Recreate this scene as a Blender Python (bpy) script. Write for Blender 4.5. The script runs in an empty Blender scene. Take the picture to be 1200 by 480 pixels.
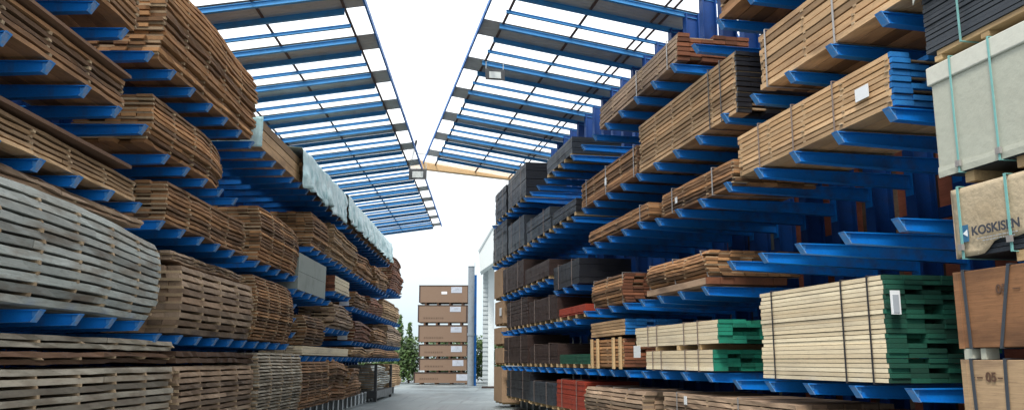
import bpy, math, random
from mathutils import Vector, noise
random.seed(7)
S = bpy.context.scene
COL = S.collection
R = math.radians
D = bpy.data

# ------------------------------------------------------------------ row frames
ANG = {'L': -1.01455 * math.pi / 180, 'R': -11.1317 * math.pi / 180}
SG = {'L': 1.0, 'R': -1.0}
def P(side, s, l, h):
    a = ANG[side]
    k = SG[side]
    return Vector((math.sin(a) * s - math.cos(a) * l * k, math.cos(a) * s + math.sin(a) * l * k, h))
def rotz(side):
    return math.pi / 2 - ANG[side]

# ------------------------------------------------------------------ materials
def nt(name):
    m = D.materials.new(name); m.use_nodes = True
    t = m.node_tree; t.nodes.clear()
    o = t.nodes.new('ShaderNodeOutputMaterial'); b = t.nodes.new('ShaderNodeBsdfPrincipled')
    t.links.new(b.outputs[0], o.inputs[0])
    return m, t, b, o
def mathn(t, op, a, b=None, clamp=False):
    n = t.nodes.new('ShaderNodeMath'); n.operation = op; n.use_clamp = clamp
    for i, v in enumerate((a, b)):
        if v is None: continue
        if hasattr(v, 'node'): t.links.new(v, n.inputs[i])
        else: n.inputs[i].default_value = v
    return n.outputs[0]
def mixc(t, f, a, b, mode='MIX'):
    n = t.nodes.new('ShaderNodeMix'); n.data_type = 'RGBA'; n.blend_type = mode
    for i, v in ((0, f), (6, a), (7, b)):
        if hasattr(v, 'node'): t.links.new(v, n.inputs[i])
        elif i == 0: n.inputs[0].default_value = v
        else: n.inputs[i].default_value = (*v, 1)
    return n.outputs[2]
def noisen(t, scale, stretch=(1, 1, 1), detail=4, coord=None, rough=.6):
    if coord is None:
        tc = t.nodes.new('ShaderNodeTexCoord'); coord = tc.outputs['Object']
    mp = t.nodes.new('ShaderNodeMapping'); mp.inputs['Scale'].default_value = stretch
    t.links.new(coord, mp.inputs[0])
    n = t.nodes.new('ShaderNodeTexNoise'); n.inputs['Scale'].default_value = scale
    n.inputs['Detail'].default_value = detail; n.inputs['Roughness'].default_value = rough
    t.links.new(mp.outputs[0], n.inputs[0])
    return n.outputs[0]
def ramp(t, x, a, b):
    n = t.nodes.new('ShaderNodeMapRange'); n.inputs[1].default_value = a; n.inputs[2].default_value = b
    t.links.new(x, n.inputs[0]); return n.outputs[0]
def bump(t, b, x, s, d=.01):
    n = t.nodes.new('ShaderNodeBump'); n.inputs['Strength'].default_value = s; n.inputs['Distance'].default_value = d
    t.links.new(x, n.inputs['Height']); t.links.new(n.outputs[0], b.inputs['Normal'])
def wood(name, c1, c2, c3=None, vary=.5, stain=.35, rough=.8, grain=.5):
    """c1-c2: board to board; c3: weathering patches"""
    m, t, b, o = nt(name)
    at = t.nodes.new('ShaderNodeAttribute'); at.attribute_name = 'rnd'
    r = at.outputs['Fac']
    base = mixc(t, r, c1, c2)
    g = noisen(t, 9, (.35, 6, 9), 6)
    gg = ramp(t, g, .3, .7)
    base = mixc(t, mathn(t, 'MULTIPLY', gg, grain), base, tuple(x * .45 for x in c2))
    p = noisen(t, 1.6, (.6, 1.5, 2.5), 5)
    pp = ramp(t, p, .47, .68)
    if c3: base = mixc(t, mathn(t, 'MULTIPLY', pp, stain), base, c3)
    q = noisen(t, 23, (.5, 1, 1.6), 3)
    base = mixc(t, mathn(t, 'MULTIPLY', ramp(t, q, .55, .75), .35), base, tuple(x * .3 for x in c1))
    hv = t.nodes.new('ShaderNodeHueSaturation')
    # brightness differs from board to board
    v = mathn(t, 'ADD', mathn(t, 'MULTIPLY', mathn(t, 'FRACT', mathn(t, 'MULTIPLY', r, 7.13)), vary), 1 - vary / 2)
    t.links.new(v, hv.inputs['Value']); t.links.new(base, hv.inputs['Color'])
    t.links.new(hv.outputs[0], b.inputs['Base Color'])
    b.inputs['Roughness'].default_value = rough
    bump(t, b, g, .35, .006)
    return m
def paint(name, c, rough=.4, dirt=.3, dcol=(.05, .03, .02), spec=.5, scale=4, metal=0, bumpy=0):
    m, t, b, o = nt(name)
    p = noisen(t, scale, (1, 1, 1), 7)
    pp = ramp(t, p, .5, .75)
    f = noisen(t, scale * 9, (1, 1, 1), 4)
    col = mixc(t, mathn(t, 'MULTIPLY', pp, dirt), c, dcol)
    col = mixc(t, mathn(t, 'MULTIPLY', ramp(t, f, .45, .8), dirt * .6), col, tuple(x * .55 for x in c))
    t.links.new(col, b.inputs['Base Color'])
    rr = mathn(t, 'ADD', mathn(t, 'MULTIPLY', pp, .3), rough)
    t.links.new(rr, b.inputs['Roughness'])
    b.inputs['Metallic'].default_value = metal
    b.inputs['Specular IOR Level'].default_value = spec
    if bumpy: bump(t, b, f, bumpy, .02)
    return m
M = {}
M['brown'] = wood('brown_wood', (.21, .10, .04), (.40, .205, .09), (.05, .024, .012), 1.1, .75)
M['warm'] = wood('warm_brown_wood', (.27, .12, .045), (.50, .26, .11), (.075, .032, .014), 1.1, .7)
M['tan'] = wood('tan_wood', (.38, .22, .105), (.60, .39, .21), (.12, .065, .033), .9, .6)
M['ochre'] = wood('ochre_wood', (.46, .27, .125), (.62, .41, .225), (.20, .10, .045), .6, .45)
M['cream'] = wood('pale_wood', (.72, .58, .38), (.84, .72, .51), (.38, .32, .25), .2, .4, grain=.22)
M['grey'] = wood('weathered_grey_wood', (.27, .27, .245), (.47, .49, .455), (.16, .11, .07), .7, .8, grain=.7)
M['greybrown'] = wood('grey_brown_wood', (.25, .155, .095), (.45, .32, .22), (.075, .042, .025), 1.0, .75)
M['pale'] = wood('silvery_wood', (.30, .25, .19), (.56, .50, .40), (.14, .09, .055), .9, .75)
M['rust'] = wood('reddish_wood', (.15, .05, .022), (.28, .10, .045), (.06, .025, .015), .7, .5)
M['wallred'] = wood('red_brown_wall_boards', (.36, .10, .055), (.48, .15, .085), (.14, .05, .03), .6, .5)
M['dark'] = wood('dark_brown_wood', (.11, .055, .03), (.19, .10, .055), (.05, .025, .015), .8, .5)
M['sticker'] = wood('spacer_wood', (.36, .24, .14), (.5, .36, .22), None, .4)
M['pallet'] = wood('pallet_wood', (.5, .34, .17), (.66, .46, .24), (.2, .12, .06), .4)
M['ply'] = wood('orange_plywood', (.28, .13, .055), (.31, .145, .065), (.10, .045, .02), .1, .85, grain=.6)
M['plytan'] = wood('tan_plywood', (.42, .28, .16), (.46, .31, .18), (.17, .105, .065), .1, .85, grain=.55)
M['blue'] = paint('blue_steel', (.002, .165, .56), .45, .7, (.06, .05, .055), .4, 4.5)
M['blueshade'] = paint('shaded_blue_steel', (.002, .05, .23), .5, .5, (.02, .02, .03), .4, 3)  # rack columns and ties: same blue steel, recess shade painted into the colour
M['blueroof'] = paint('canopy_blue_steel', (.045, .27, .58), .45, .45, (.10, .12, .15), .45, 3)
M['bluewear'] = paint('worn_blue_steel', (.06, .26, .62), .5, .8, (.42, .36, .32), .4, 14)
M['pipegrey'] = paint('pipe_grey', (.20, .23, .26), .5, .4)
M['galv'] = paint('galvanised_steel', (.42, .46, .48), .5, .5, (.2, .2, .19), .5, 6, .3)
M['capw'] = paint('cap_white', (.75, .78, .8), .4, .2)
M['black'] = paint('black_film_faced', (.013, .014, .019), .42, .4, (.035, .032, .035), .5, 3)
M['slate'] = paint('slate_film', (.035, .042, .052), .45, .5, (.02, .02, .025), .4, 2.5)
M['darkbrown'] = paint('dark_brown_panel', (.045, .026, .022), .5, .4, (.02, .012, .01), .4, 3)
M['red'] = paint('red_brown_panel', (.33, .045, .022), .5, .4, (.12, .02, .015), .4, 3)
M['greenp'] = paint('green_panel', (.012, .085, .05), .5, .4, (.01, .03, .02), .4, 3)
M['krafttan'] = paint('tan_kraft', (.36, .24, .15), .8, .4, (.2, .13, .08), .2, 1.3)
M['kraftprint'] = paint('faint_print', (.12, .075, .05), .8, .2)
M['kraft'] = paint('kraft_board', (.205, .138, .098), .8, .25, (.22, .13, .09), .2, 1.3)
M['greypanel'] = paint('greygreen_panel', (.27, .30, .27), .6, .3, (.18, .2, .17), .3, 2)
M['greenend'] = wood('green_painted_ends', (.004, .17, .105), (.008, .24, .15), (.01, .05, .03), .5, .5)
M['dgreenend'] = wood('dark_green_painted_ends', (.004, .06, .036), (.006, .095, .058), (.004, .03, .02), .7, .5)
M['blueend'] = wood('blue_painted_ends', (.005, .14, .42), (.01, .2, .55), (.01, .04, .12), .5, .5)
M['wrap'] = paint('pale_wrap', (.43, .44, .37), .6, .3, (.30, .29, .24), .3, 1.1, bumpy=.3)
M['wrapw'] = paint('white_fibre_board', (.58, .58, .51), .65, .35, (.38, .36, .29), .3, 1.5, bumpy=.2)
M['paper'] = paint('kraft_paper', (.47, .38, .26), .7, .55, (.30, .22, .13), .3, 1.6, bumpy=.6)
M['strapg'] = paint('green_strap', (.18, .42, .40), .4, .3)
M['strapd'] = paint('dark_strap', (.03, .03, .035), .35, .3)
M['strapb'] = paint('slate_strap', (.055, .065, .08), .35, .4)
M['straps'] = paint('silver_strap', (.38, .36, .35), .35, .3, metal=.4)
M['strapgrey'] = paint('brown_grey_strap', (.20, .15, .13), .45, .3)
M['labeldull'] = paint('faded_label', (.42, .45, .52), .6, .4)
M['label'] = paint('white_label', (.72, .74, .76), .5, .1, (.5, .5, .5))
M['print'] = paint('grey_print', (.35, .38, .42), .6, .1)
M['ink'] = paint('dark_ink', (.04, .045, .06), .6, .1)
M['stencil'] = paint('brown_stencil_ink', (.10, .05, .03), .7, .2)
M['logo'] = paint('logo_blue', (.03, .13, .25), .5, .2)
M['greysheet'] = paint('grey_roof_sheet', (.52, .51, .49), .6, .3, (.2, .19, .18), .3, 3)
M['beamtan'] = paint('tan_gutter', (.62, .40, .20), .6, .4, (.35, .2, .1), .3, 1.2)
M['purlin'] = paint('rusty_purlin', (.12, .075, .06), .7, .5, (.2, .09, .05), .3, 4)
M['lampb'] = paint('lamp_black', (.03, .032, .036), .4, .3)
M['lampg'] = paint('lamp_glass', (.5, .52, .5), .15, .2)
M['claddings'] = paint('pale_cladding', (.62, .66, .66), .5, .25, (.45, .48, .48), .3, 2)
M['cladd'] = paint('grey_cladding', (.42, .46, .47), .5, .25, (.3, .33, .33), .3, 2)
M['trunk'] = paint('bark', (.09, .06, .04), .9, .4)
def leafmat():
    m, t, b, o = nt('leaf_green')
    at = t.nodes.new('ShaderNodeAttribute'); at.attribute_name = 'rnd'
    t.links.new(mixc(t, at.outputs['Fac'], (.03, .07, .02), (.10, .17, .045)), b.inputs['Base Color'])
    b.inputs['Roughness'].default_value = .6
    return m
M['leaf'] = leafmat()
def sheetmat():
    m, t, b, o = nt('translucent_sheet')
    t.nodes.remove(b)
    tr = t.nodes.new('ShaderNodeBsdfTransparent'); tl = t.nodes.new('ShaderNodeBsdfTranslucent')
    n = noisen(t, 2.5, (1, 1, 1), 5)
    t.links.new(mixc(t, ramp(t, n, .5, .72), (.95, .97, .98), (.80, .80, .78)), tl.inputs[0])
    tr.inputs[0].default_value = (.97, .98, .99, 1)
    mx = t.nodes.new('ShaderNodeMixShader')
    t.links.new(mathn(t, 'ADD', mathn(t, 'MULTIPLY', ramp(t, n, .45, .8), .25), .25), mx.inputs[0])
    t.links.new(tr.outputs[0], mx.inputs[1]); t.links.new(tl.outputs[0], mx.inputs[2])
    t.links.new(mx.outputs[0], o.inputs[0])
    return m
M['sheet'] = sheetmat()
def tarpmat():
    m, t, b, o = nt('pale_tarpaulin')
    n = noisen(t, 3, (1, 1, 1), 5)
    t.links.new(mixc(t, ramp(t, n, .35, .7), (.38, .62, .64), (.74, .88, .88)), b.inputs['Base Color'])
    b.inputs['Roughness'].default_value = .3
    b.inputs['Subsurface Weight'].default_value = 0
    bump(t, b, noisen(t, 7, (1, 1, .4), 5), .8, .05)
    return m
M['tarp'] = tarpmat()
def groundmat():
    m, t, b, o = nt('yard_concrete')
    a = ramp(t, noisen(t, .3, (1, 1, 1), 7), .42, .6)
    f = noisen(t, 6, (1, 1, 1), 8, rough=.7)
    c = mixc(t, a, (.12, .15, .16), (.25, .29, .30))
    c = mixc(t, mathn(t, 'MULTIPLY', ramp(t, f, .35, .75), .45), c, (.15, .165, .17))
    st = noisen(t, .7, (1, .25, 1), 6)
    c = mixc(t, mathn(t, 'MULTIPLY', ramp(t, st, .55, .7), .4), c, (.48, .52, .52))
    tr = noisen(t, 2.2, (2.2, .06, 1), 4)
    c = mixc(t, mathn(t, 'MULTIPLY', ramp(t, tr, .56, .66), .5), c, (.07, .075, .08))
    vr = t.nodes.new('ShaderNodeTexVoronoi'); vr.feature = 'DISTANCE_TO_EDGE'; vr.inputs['Scale'].default_value = .22
    t.links.new(t.nodes['Mapping'].outputs[0], vr.inputs[0])
    c = mixc(t, ramp(t, vr.outputs[0], .006, .0), c, (.05, .05, .05))
    t.links.new(c, b.inputs['Base Color'])
    t.links.new(mathn(t, 'ADD', mathn(t, 'MULTIPLY', a, .25), .42), b.inputs['Roughness'])
    bump(t, b, f, .4, .01)
    return m
M['ground'] = groundmat()

# ------------------------------------------------------------------ mesh builder in row coordinates
class MB:
    def __init__(s, side, o=(0, 0, 0)):
        s.side = side; s.o = o; s.v = []; s.f = []; s.mi = []; s.r = []
    def quadv(s, pts, mi=0, r=None):
        r = random.random() if r is None else r
        n = len(s.v)
        s.v += pts; s.r += [r] * len(pts)
        s.f.append(tuple(range(n, n + len(pts)))); s.mi.append(mi)
    def hexa(s, c, mi=0, r=None):
        """8 corners, bottom 4 ccw (s,l), top 4"""
        r = random.random() if r is None else r
        n = len(s.v); s.v += c; s.r += [r] * 8
        for q in ((3, 2, 1, 0), (4, 5, 6, 7), (0, 1, 5, 4), (1, 2, 6, 5), (2, 3, 7, 6), (3, 0, 4, 7)):
            s.f.append(tuple(n + i for i in q)); s.mi.append(mi)
    def box(s, s0, s1, l0, l1, h0, h1, mi=0, r=None):
        s.hexa([(s0, l0, h0), (s1, l0, h0), (s1, l1, h0), (s0, l1, h0), (s0, l0, h1), (s1, l0, h1), (s1, l1, h1), (s0, l1, h1)], mi, r)
    def beam(s, sections, mi=0, r=None, mi_end=None):
        """sections: list of 4-corner loops"""
        r = random.random() if r is None else r
        n = len(s.v)
        for sec in sections: s.v += sec; s.r += [r] * 4
        k = len(sections)
        for i in range(k - 1):
            for j in range(4):
                a = n + 4 * i + j; b_ = n + 4 * i + (j + 1) % 4
                s.f.append((a, a + 4, b_ + 4, b_)); s.mi.append(mi)
        me = mi if mi_end is None else mi_end
        s.f.append((n, n + 1, n + 2, n + 3)); s.mi.append(me)
        e = n + 4 * (k - 1)
        s.f.append((e + 3, e + 2, e + 1, e)); s.mi.append(me)
    def bar(s, a, b, w, d, mi=0):
        """bar between points a,b in row coords"""
        A = Vector(a); B = Vector(b); t = (B - A).normalized()
        up = Vector((0, 0, 1)) if abs(t.z) < .9 else Vector((1, 0, 0))
        x = t.cross(up).normalized() * w / 2; y = t.cross(x).normalized() * d / 2
        s.beam([[tuple(Q - x - y), tuple(Q + x - y), tuple(Q + x + y), tuple(Q - x + y)] for Q in (A, B)], mi)
    def build(s, name, mats, parent=None, smooth=False):
        me = D.meshes.new(name)
        k = SG[s.side]; o = s.o
        me.from_pydata([(p[0] - o[0], (p[1] - o[1]) * k, p[2] - o[2]) for p in s.v], [], s.f if k > 0 else [tuple(reversed(f)) for f in s.f])
        for m in (mats if isinstance(mats, (list, tuple)) else [mats]): me.materials.append(M[m])
        me.polygons.foreach_set('material_index', s.mi)
        at = me.attributes.new('rnd', 'FLOAT', 'POINT'); at.data.foreach_set('value', s.r)
        if smooth: me.polygons.foreach_set('use_smooth', [True] * len(me.polygons))
        # outward normals
        import bmesh
        bm = bmesh.new(); bm.from_mesh(me); bmesh.ops.recalc_face_normals(bm, faces=bm.faces); bm.to_mesh(me); bm.free()
        ob = D.objects.new(name, me); COL.objects.link(ob)
        if parent: ob.parent = parent
        else:
            ob.location = P(s.side, *o); ob.rotation_euler.z = rotz(s.side)
        return ob
def tag(o, label=None, cat=None, group=None, kind=None):
    if label: o['label'] = label
    if cat: o['category'] = cat
    if group: o['group'] = group
    if kind: o['kind'] = kind
    return o
def empty(name, side, o, label, cat, group=None):
    e = D.objects.new(name, None); COL.objects.link(e)
    e.empty_display_size = .3
    e.location = P(side, *o); e.rotation_euler.z = rotz(side)
    return tag(e, label, cat, group)
def sm(x): x = max(0., min(1., x)); return x * x * (3 - 2 * x)

FL = {'L': 4.48, 'R': 4.98}
# ------------------------------------------------------------------ timber
def boards_mb(side, o, s0, s1, h0, h1, n, cols, gap, bw, lf, jit=.012, endj=.04, bulge=0, sag=0, seg=6, top_rag=0, wob=.006,
              stick=.77, mi=0, mis=1, lap=0, rseed=0, fat=0, pm=None, rough=0.0):
    b = MB(side, o)
    pitch = (h1 - h0) / n
    t = pitch * (1 - gap)
    rs = rseed + s0 * 3.1 + h0 * 7.7
    def deform(s, l, h):
        u = (h - h0) / max(.01, h1 - h0)
        f = (s - s0) / (s1 - s0)
        l -= bulge * 4 * u * (1 - u) * (1 if l < lf + .6 else .6)
        l += fat * (max(0, f - .72) / .28) ** 2
        h = h0 + (h - h0) * (1 - sag * sm((f - .45) / .55))
        l += wob * 2 * noise.noise((s * .9, h * 2, rs)) + rough * noise.noise((s * 5, h * 31, rs)); h += wob * noise.noise((s * .8, l * .4, rs + 5)) + rough * .35 * noise.noise((s * 3, h * 17, rs + 3))
        return (s, l, h)
    def board(a, c, l0, l1, z0, z1, m, r=None):
        k = max(2, int(seg * (c - a) / (s1 - s0)) + 1)
        secs = []
        for i in range(k + 1):
            s = a + (c - a) * i / k
            secs.append([deform(s, l0, z0), deform(s, l1, z0), deform(s, l1, z1), deform(s, l0, z1)])
        b.beam(secs, m, r)
    for i in range(n):
        z0 = h0 + i * pitch
        rag = top_rag * (i >= n - 2)
        for c in range(cols):
            j = random.uniform(-jit, jit) * (1 if c == 0 else .4)
            a = s0 + abs(random.gauss(0, endj)); e = s1 - abs(random.gauss(0, endj))
            if pm is not None:
                a = s0 + (random.uniform(0, .03) if (random.random() < .75 or c == 0) else random.uniform(.08, .3))
            if rag and random.random() < .35:
                if random.random() < .5: e -= random.uniform(0, rag)
                else: a += random.uniform(0, rag)
            tt = t * random.uniform(.9, 1.02)
            l0 = lf + c * bw + j; l1 = lf + (c + 1) * bw - .008
            if c == 0 and pm is None and (lap or (rough > .01 and random.random() < .3)): # two lengths butted in one layer
                mm = a + (e - a) * random.uniform(.3, .7)
                board(a, mm - .01, l0, l1, z0, z0 + tt, mi); board(mm + .01, e, l0 + random.uniform(-.01, .02), l1, z0, z0 + tt, mi)
            else:
                board(a, e, l0, l1, z0, z0 + tt, mi)
                if pm is not None:
                    q = [deform(a, l0 - .002, z0 - .001), deform(a, l1 + .002, z0 - .001), deform(a, l1 + .002, z0 + tt + .001), deform(a, l0 - .002, z0 + tt + .001)]
                    pm.beam([[(x - .012, y, z) for (x, y, z) in q], [(x + (.03 if c == 0 else .34), y, z) for (x, y, z) in q]])
        if gap > .12 and i < n - 1:
            ns = max(1, int((s1 - s0) / stick))
            for q in range(ns + 1):
                s = s0 + .05 + (s1 - s0 - .15) * q / ns + random.uniform(-.025, .025)
                w = random.uniform(.035, .055)
                board(s, s + w, lf - random.uniform(-.005, .018), lf + cols * bw * .97, z0 + t * .9, z0 + pitch, mis)
    return b
def strap_mb(side, o, s, lf, depth, h0, h1, w=.018, slant=0, over=.004):
    b = MB(side, o)
    e = over + .006
    # front, top, end-back, bottom
    b.hexa([(s, lf - e, h0 - e), (s + w, lf - e, h0 - e), (s + w, lf - over, h0 - e), (s, lf - over, h0 - e),
            (s + slant, lf - e, h1 + e), (s + slant + w, lf - e, h1 + e), (s + slant + w, lf - over, h1 + e), (s + slant, lf - over, h1 + e)])
    b.box(s + slant, s + slant + w, lf - over, lf + depth, h1 + over, h1 + e)
    b.box(s, s + w, lf - over, lf + depth, h0 - e, h0 - over)
    return b
def label_part(side, o, parent, s, l, h, w, hh, face='front', name='paper_label', mat='label', tilt=0):
    b = MB(side, o)
    if face == 'front': b.box(s, s + w, l - .006, l, h, h + hh)
    else: b.box(s - .006, s, l, l + w, h, h + hh)
    ob = b.build(name, mat, parent)
    return ob

def timber(name, label, cat, side, s0, s1, h0, h1, mat, n, cols=5, gap=.25, bw=.2, lf=None, straps=(), strapmat='straps', painted=None, tagsp=(), **kw):
    lf = FL[side] if lf is None else lf
    o = (s0, lf, h0)
    group = kw.pop('group', None)
    e = empty(name, side, o, label, cat, group)
    pm = MB(side, o) if painted else None
    if side == 'L' and name == 'timber_stack' and mat != 'cream':
        kw.setdefault('rough', .02); kw.setdefault('seg', 22 if s0 < 19 else 8); kw.setdefault('endj', .07)
    if name == 'loose_boards': kw.setdefault('rough', .04); kw.setdefault('seg', 22)
    if side == 'R' and gap > .12: kw.setdefault('rough', .005 if painted or mat in ('tan', 'ochre') else .014); kw.setdefault('seg', 14)
    b = boards_mb(side, o, s0, s1, h0 + .012, h1, n, cols, gap, bw, lf, pm=pm, **kw)
    b.build('boards', [mat, 'sticker'], e)
    if painted: pm.build('painted_end', painted, e)
    for q in straps:
        s = s0 + (s1 - s0) * q[0]; sl = q[1] if len(q) > 1 else 0
        strap_mb(side, o, s, lf - .012, cols * bw, h0 + .005, h1, slant=sl, w=(.03 if strapmat == 'straps' else .022)).build('strap', strapmat, e)
    for q in tagsp:
        face, a, z, w, hh = q
        if face == 'front': label_part(side, o, e, s0 + a, lf - .022, z, w, hh)
        else: label_part(side, o, e, s0 - .06, lf + a, z, w, hh, 'end')
    return e

def panels(name, label, cat, side, s0, s1, h0, h1, mat, n=3, depth=1.2, lf=None, bearers=True, mat2=None, sheets=0, group=None, tags=(), lean=0):
    """film-faced sheet packs: n sub packs with sheet edges, on timber bearers"""
    lf = FL[side] if lf is None else lf
    o = (s0, lf, h0)
    e = empty(name, side, o, label, cat, group)
    z = h0
    if bearers:
        for i in range(max(2, int((s1 - s0) / .6) + 1)):
            k = max(2, int((s1 - s0) / .6) + 1)
            s = s0 + .05 + (s1 - s0 - .2) * i / (k - 1)
            q = MB(side, o); q.box(s, s + .1, lf + .01, lf + depth - .02, h0, h0 + .08); q.build('bearer', 'pallet', e)
        z += .08
    H = (h1 - z) / n
    for i in range(n):
        b = MB(side, o)
        zz = z + i * H
        k = sheets or max(3, int(H / .035))
        pt = (H - .012) / k
        off = random.uniform(-.012, .015); off2 = random.uniform(-.02, .02)
        for j in range(k):
            d = random.uniform(0, .012)
            b.box(s0 + off2 * .5 + d, s1 - .01 - d, lf + off + d, lf + depth + off - d, zz + j * pt, zz + (j + 1) * pt - .003)
        b.build('sheet_pack', mat2 if (mat2 and i == n - 1) else mat, e)
    if side == 'R' and h1 - h0 > .5 and s0 < 28:
        for f in (.22, .74):
            strap_mb(side, o, s0 + (s1 - s0) * f, lf - .02, depth, h0 + (.08 if bearers else .01), h1 + .004, .03).build('strap', 'strapgrey', e)
    for q in tags:
        label_part(side, o, e, s0 + q[0], lf - .016, q[1], q[2], q[3])
    return e

# ------------------------------------------------------------------ left row, near to far
T = timber
GT = 'stacks of sawn timber on the left rack'
T('timber_stack', 'brown stack cut by the top edge, left of the tallest brown stack', 'timber stack', 'L', 5.4, 10.1, 5.42, 6.5, 'warm', 14, gap=.36, top_rag=.4, wob=.02, bulge=.03, group=GT)
T('timber_stack', 'tallest brown stack on the top left level with ragged top boards against the roof sheets', 'timber stack', 'L', 10.72, 15.2, 5.36, 6.6, 'warm', 15, gap=.36, wob=.02, top_rag=.7, jit=.03, bulge=.06, sag=.05, tagsp=(('end', .12, 6.12, .09, .08),), group=GT)
T('timber_stack', 'low brown stack on the second level from the top at the upper left corner', 'timber stack', 'L', 5.6, 9.95, 4.38, 4.76, 'brown', 5, gap=.36, bulge=.0, jit=.02, group=GT)
b = MB('L', (5.6, 4.4, 4.78)); b.box(5.6, 9.9, 4.40, 4.95, 4.775, 4.81); b.box(5.6, 9.6, 4.97, 5.4, 4.775, 4.81)
tag(b.build('cover_boards', 'dark'), 'dark wide boards covering the low brown stack at the upper left corner', 'boards')
T('timber_stack', 'curved brown stack below the tallest one, white label on its end', 'timber stack', 'L', 10.62, 13.8, 4.19, 4.86, 'warm', 10, gap=.36, wob=.02, bulge=.05, sag=.10, fat=.12, jit=.02, tagsp=(('end', .06, 4.30, .16, .09),), group=GT)
T('timber_stack', 'tan stack with knobbly edge boards directly above the big grey stack', 'timber stack', 'L', 5.6, 10.5, 3.38, 3.70, 'tan', 5, gap=.34, bulge=.0, sag=.16, jit=.025, wob=.02, group=GT)
b = MB('L', (5.6, 4.4, 3.72)); 
for c in range(3): b.box(5.6, 10.15 - c * .05, 4.42 + c * .33, 4.42 + c * .33 + .31, 3.725, 3.765 - c * .004)
tag(b.build('cover_boards', 'dark'), 'dark brown boards lying over the tan stack above the grey stack', 'boards')
T('timber_stack', 'brown stack directly above the wide grey-brown stack on the left rack', 'timber stack', 'L', 11.3, 15.05, 3.27, 3.86, 'brown', 9, gap=.35, wob=.02, bulge=.03, jit=.02, group=GT)
T('timber_stack', 'tall brown stack left of the smooth grey-green panel pack, light tan near end', 'timber stack', 'L', 15.85, 19.35, 3.28, 4.33, 'warm', 15, gap=.36, wob=.02, bulge=.07, sag=.05, fat=.1, jit=.02, group=GT)
T('timber_stack', 'big bulging silver-grey stack with long dark gaps at the left edge', 'timber stack', 'L', 5.7, 11.15, 1.95, 3.06, 'grey', 11, gap=.27, bulge=.10, sag=.10, fat=.08, jit=.012, wob=.02, lf=4.38, cols=6, group=GT)
T('loose_boards', 'pale ragged boards lying on top of the big silver-grey stack', 'boards', 'L', 5.7, 10.7, 3.065, 3.22, 'greybrown', 3, gap=.25, top_rag=1.2, jit=.05, lf=4.46, cols=5, wob=.02)
T('timber_stack', 'wide brown stack with a dark near end, right of the big grey stack', 'timber stack', 'L', 11.75, 15.35, 1.81, 2.78, 'greybrown', 9, gap=.3, bulge=.08, fat=.0, jit=.015, lf=4.4, group=GT)
T('loose_boards', 'rough dark edge boards on top of the wide brown stack', 'boards', 'L', 11.75, 15.2, 2.785, 2.94, 'greybrown', 3, gap=.3, top_rag=1.2, jit=.06, lf=4.44, cols=4, wob=.03)
T('timber_stack', 'brown stack of thin closely spaced boards ending at the small stubby blue arms', 'timber stack', 'L', 15.4, 18.75, 1.82, 3.0, 'brown', 20, gap=.38, bulge=.12, sag=.03, fat=.12, jit=.012, lf=4.42, group=GT)
T('timber_stack', 'large pale grey stack along the bottom left corner of the photo', 'timber stack', 'L', 5.8, 11.95, .36, 1.40, 'pale', 11, gap=.3, bulge=.02, jit=.01, lf=4.42, cols=6, group=GT)
T('loose_boards', 'dark rough bark-edged boards between the bottom left stack and its pale top boards', 'boards', 'L', 5.8, 11.9, 1.405, 1.56, 'dark', 2, gap=.3, jit=.05, lf=4.42, wob=.03, lap=1)
T('loose_boards', 'pale grey boards crowning the bottom left stack just below the blue arms', 'boards', 'L', 5.8, 11.85, 1.565, 1.72, 'pale', 2, gap=.25, jit=.03, lf=4.40, wob=.01)
T('timber_stack', 'greyish-brown ground-level stack, second from the left, dark bark boards on top', 'timber stack', 'L', 12.0, 15.75, .36, 1.40, 'greybrown', 12, gap=.3, bulge=.05, jit=.012, lf=4.42, group=GT)
T('loose_boards', 'dark bark-edged boards topped by a pale board on the second ground-level stack', 'boards', 'L', 12.0, 15.7, 1.405, 1.60, 'dark', 2, gap=.25, jit=.05, lf=4.44, wob=.03, lap=1)
T('timber_stack', 'silvery ground-level stack of thin boards with narrow dark gaps, third from the left', 'timber stack', 'L', 15.85, 19.45, .36, 1.62, 'pale', 20, gap=.38, bulge=.08, jit=.01, lf=4.4, group=GT)
T('timber_stack', 'brown ground-level stack of thin boards under the long cream pack', 'timber stack', 'L', 19.6, 22.8, .36, 1.45, 'brown', 16, gap=.35, bulge=.06, jit=.02, lf=4.44, group=GT)
T('plank_pack', 'brown plank pack on the top left level between the tallest stack and the tarpaulins', 'timber pack', 'L', 15.75, 19.0, 5.41, 5.97, 'tan', 3, gap=.10, cols=5, jit=.006, bw=.22)
T('plank_pack', 'timber pack under the near pale tarpaulin', 'timber pack', 'L', 19.15, 23.9, 5.42, 6.02, 'brown', 6, gap=.08, cols=5, jit=.006, bw=.2)
T('plank_pack', 'timber pack under the far pale tarpaulin', 'timber pack', 'L', 25.1, 34.6, 5.36, 6.0, 'brown', 6, gap=.08, cols=5, jit=.006, bw=.2)
T('timber_stack', 'uneven brown stack high on the left rack just left of the fanned boards', 'timber stack', 'L', 20.3, 22.3, 4.16, 5.0, 'warm', 12, gap=.3, bulge=.06, jit=.04, group=GT)
T('timber_stack', 'fanned-out tan boards below the near tarpaulin on the second level', 'timber stack', 'L', 22.7, 26.7, 4.12, 5.12, 'tan', 13, gap=.35, bulge=.08, jit=.07, top_rag=1, wob=.05, sag=.1, group=GT)
panels('panel_pack', 'smooth grey-green upright panel pack in the middle of the left rack', 'panel pack', 'L', 19.35, 22.5, 3.03, 3.88, 'greypanel', 1, 1.1, bearers=False, sheets=2)
T('plank_pack', 'short cream plank pack with reddish near end beside the grey-green panel pack', 'timber pack', 'L', 23.65, 26.1, 3.34, 3.78, 'cream', 5, gap=.1, cols=5, jit=.01, painted='rust')
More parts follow.
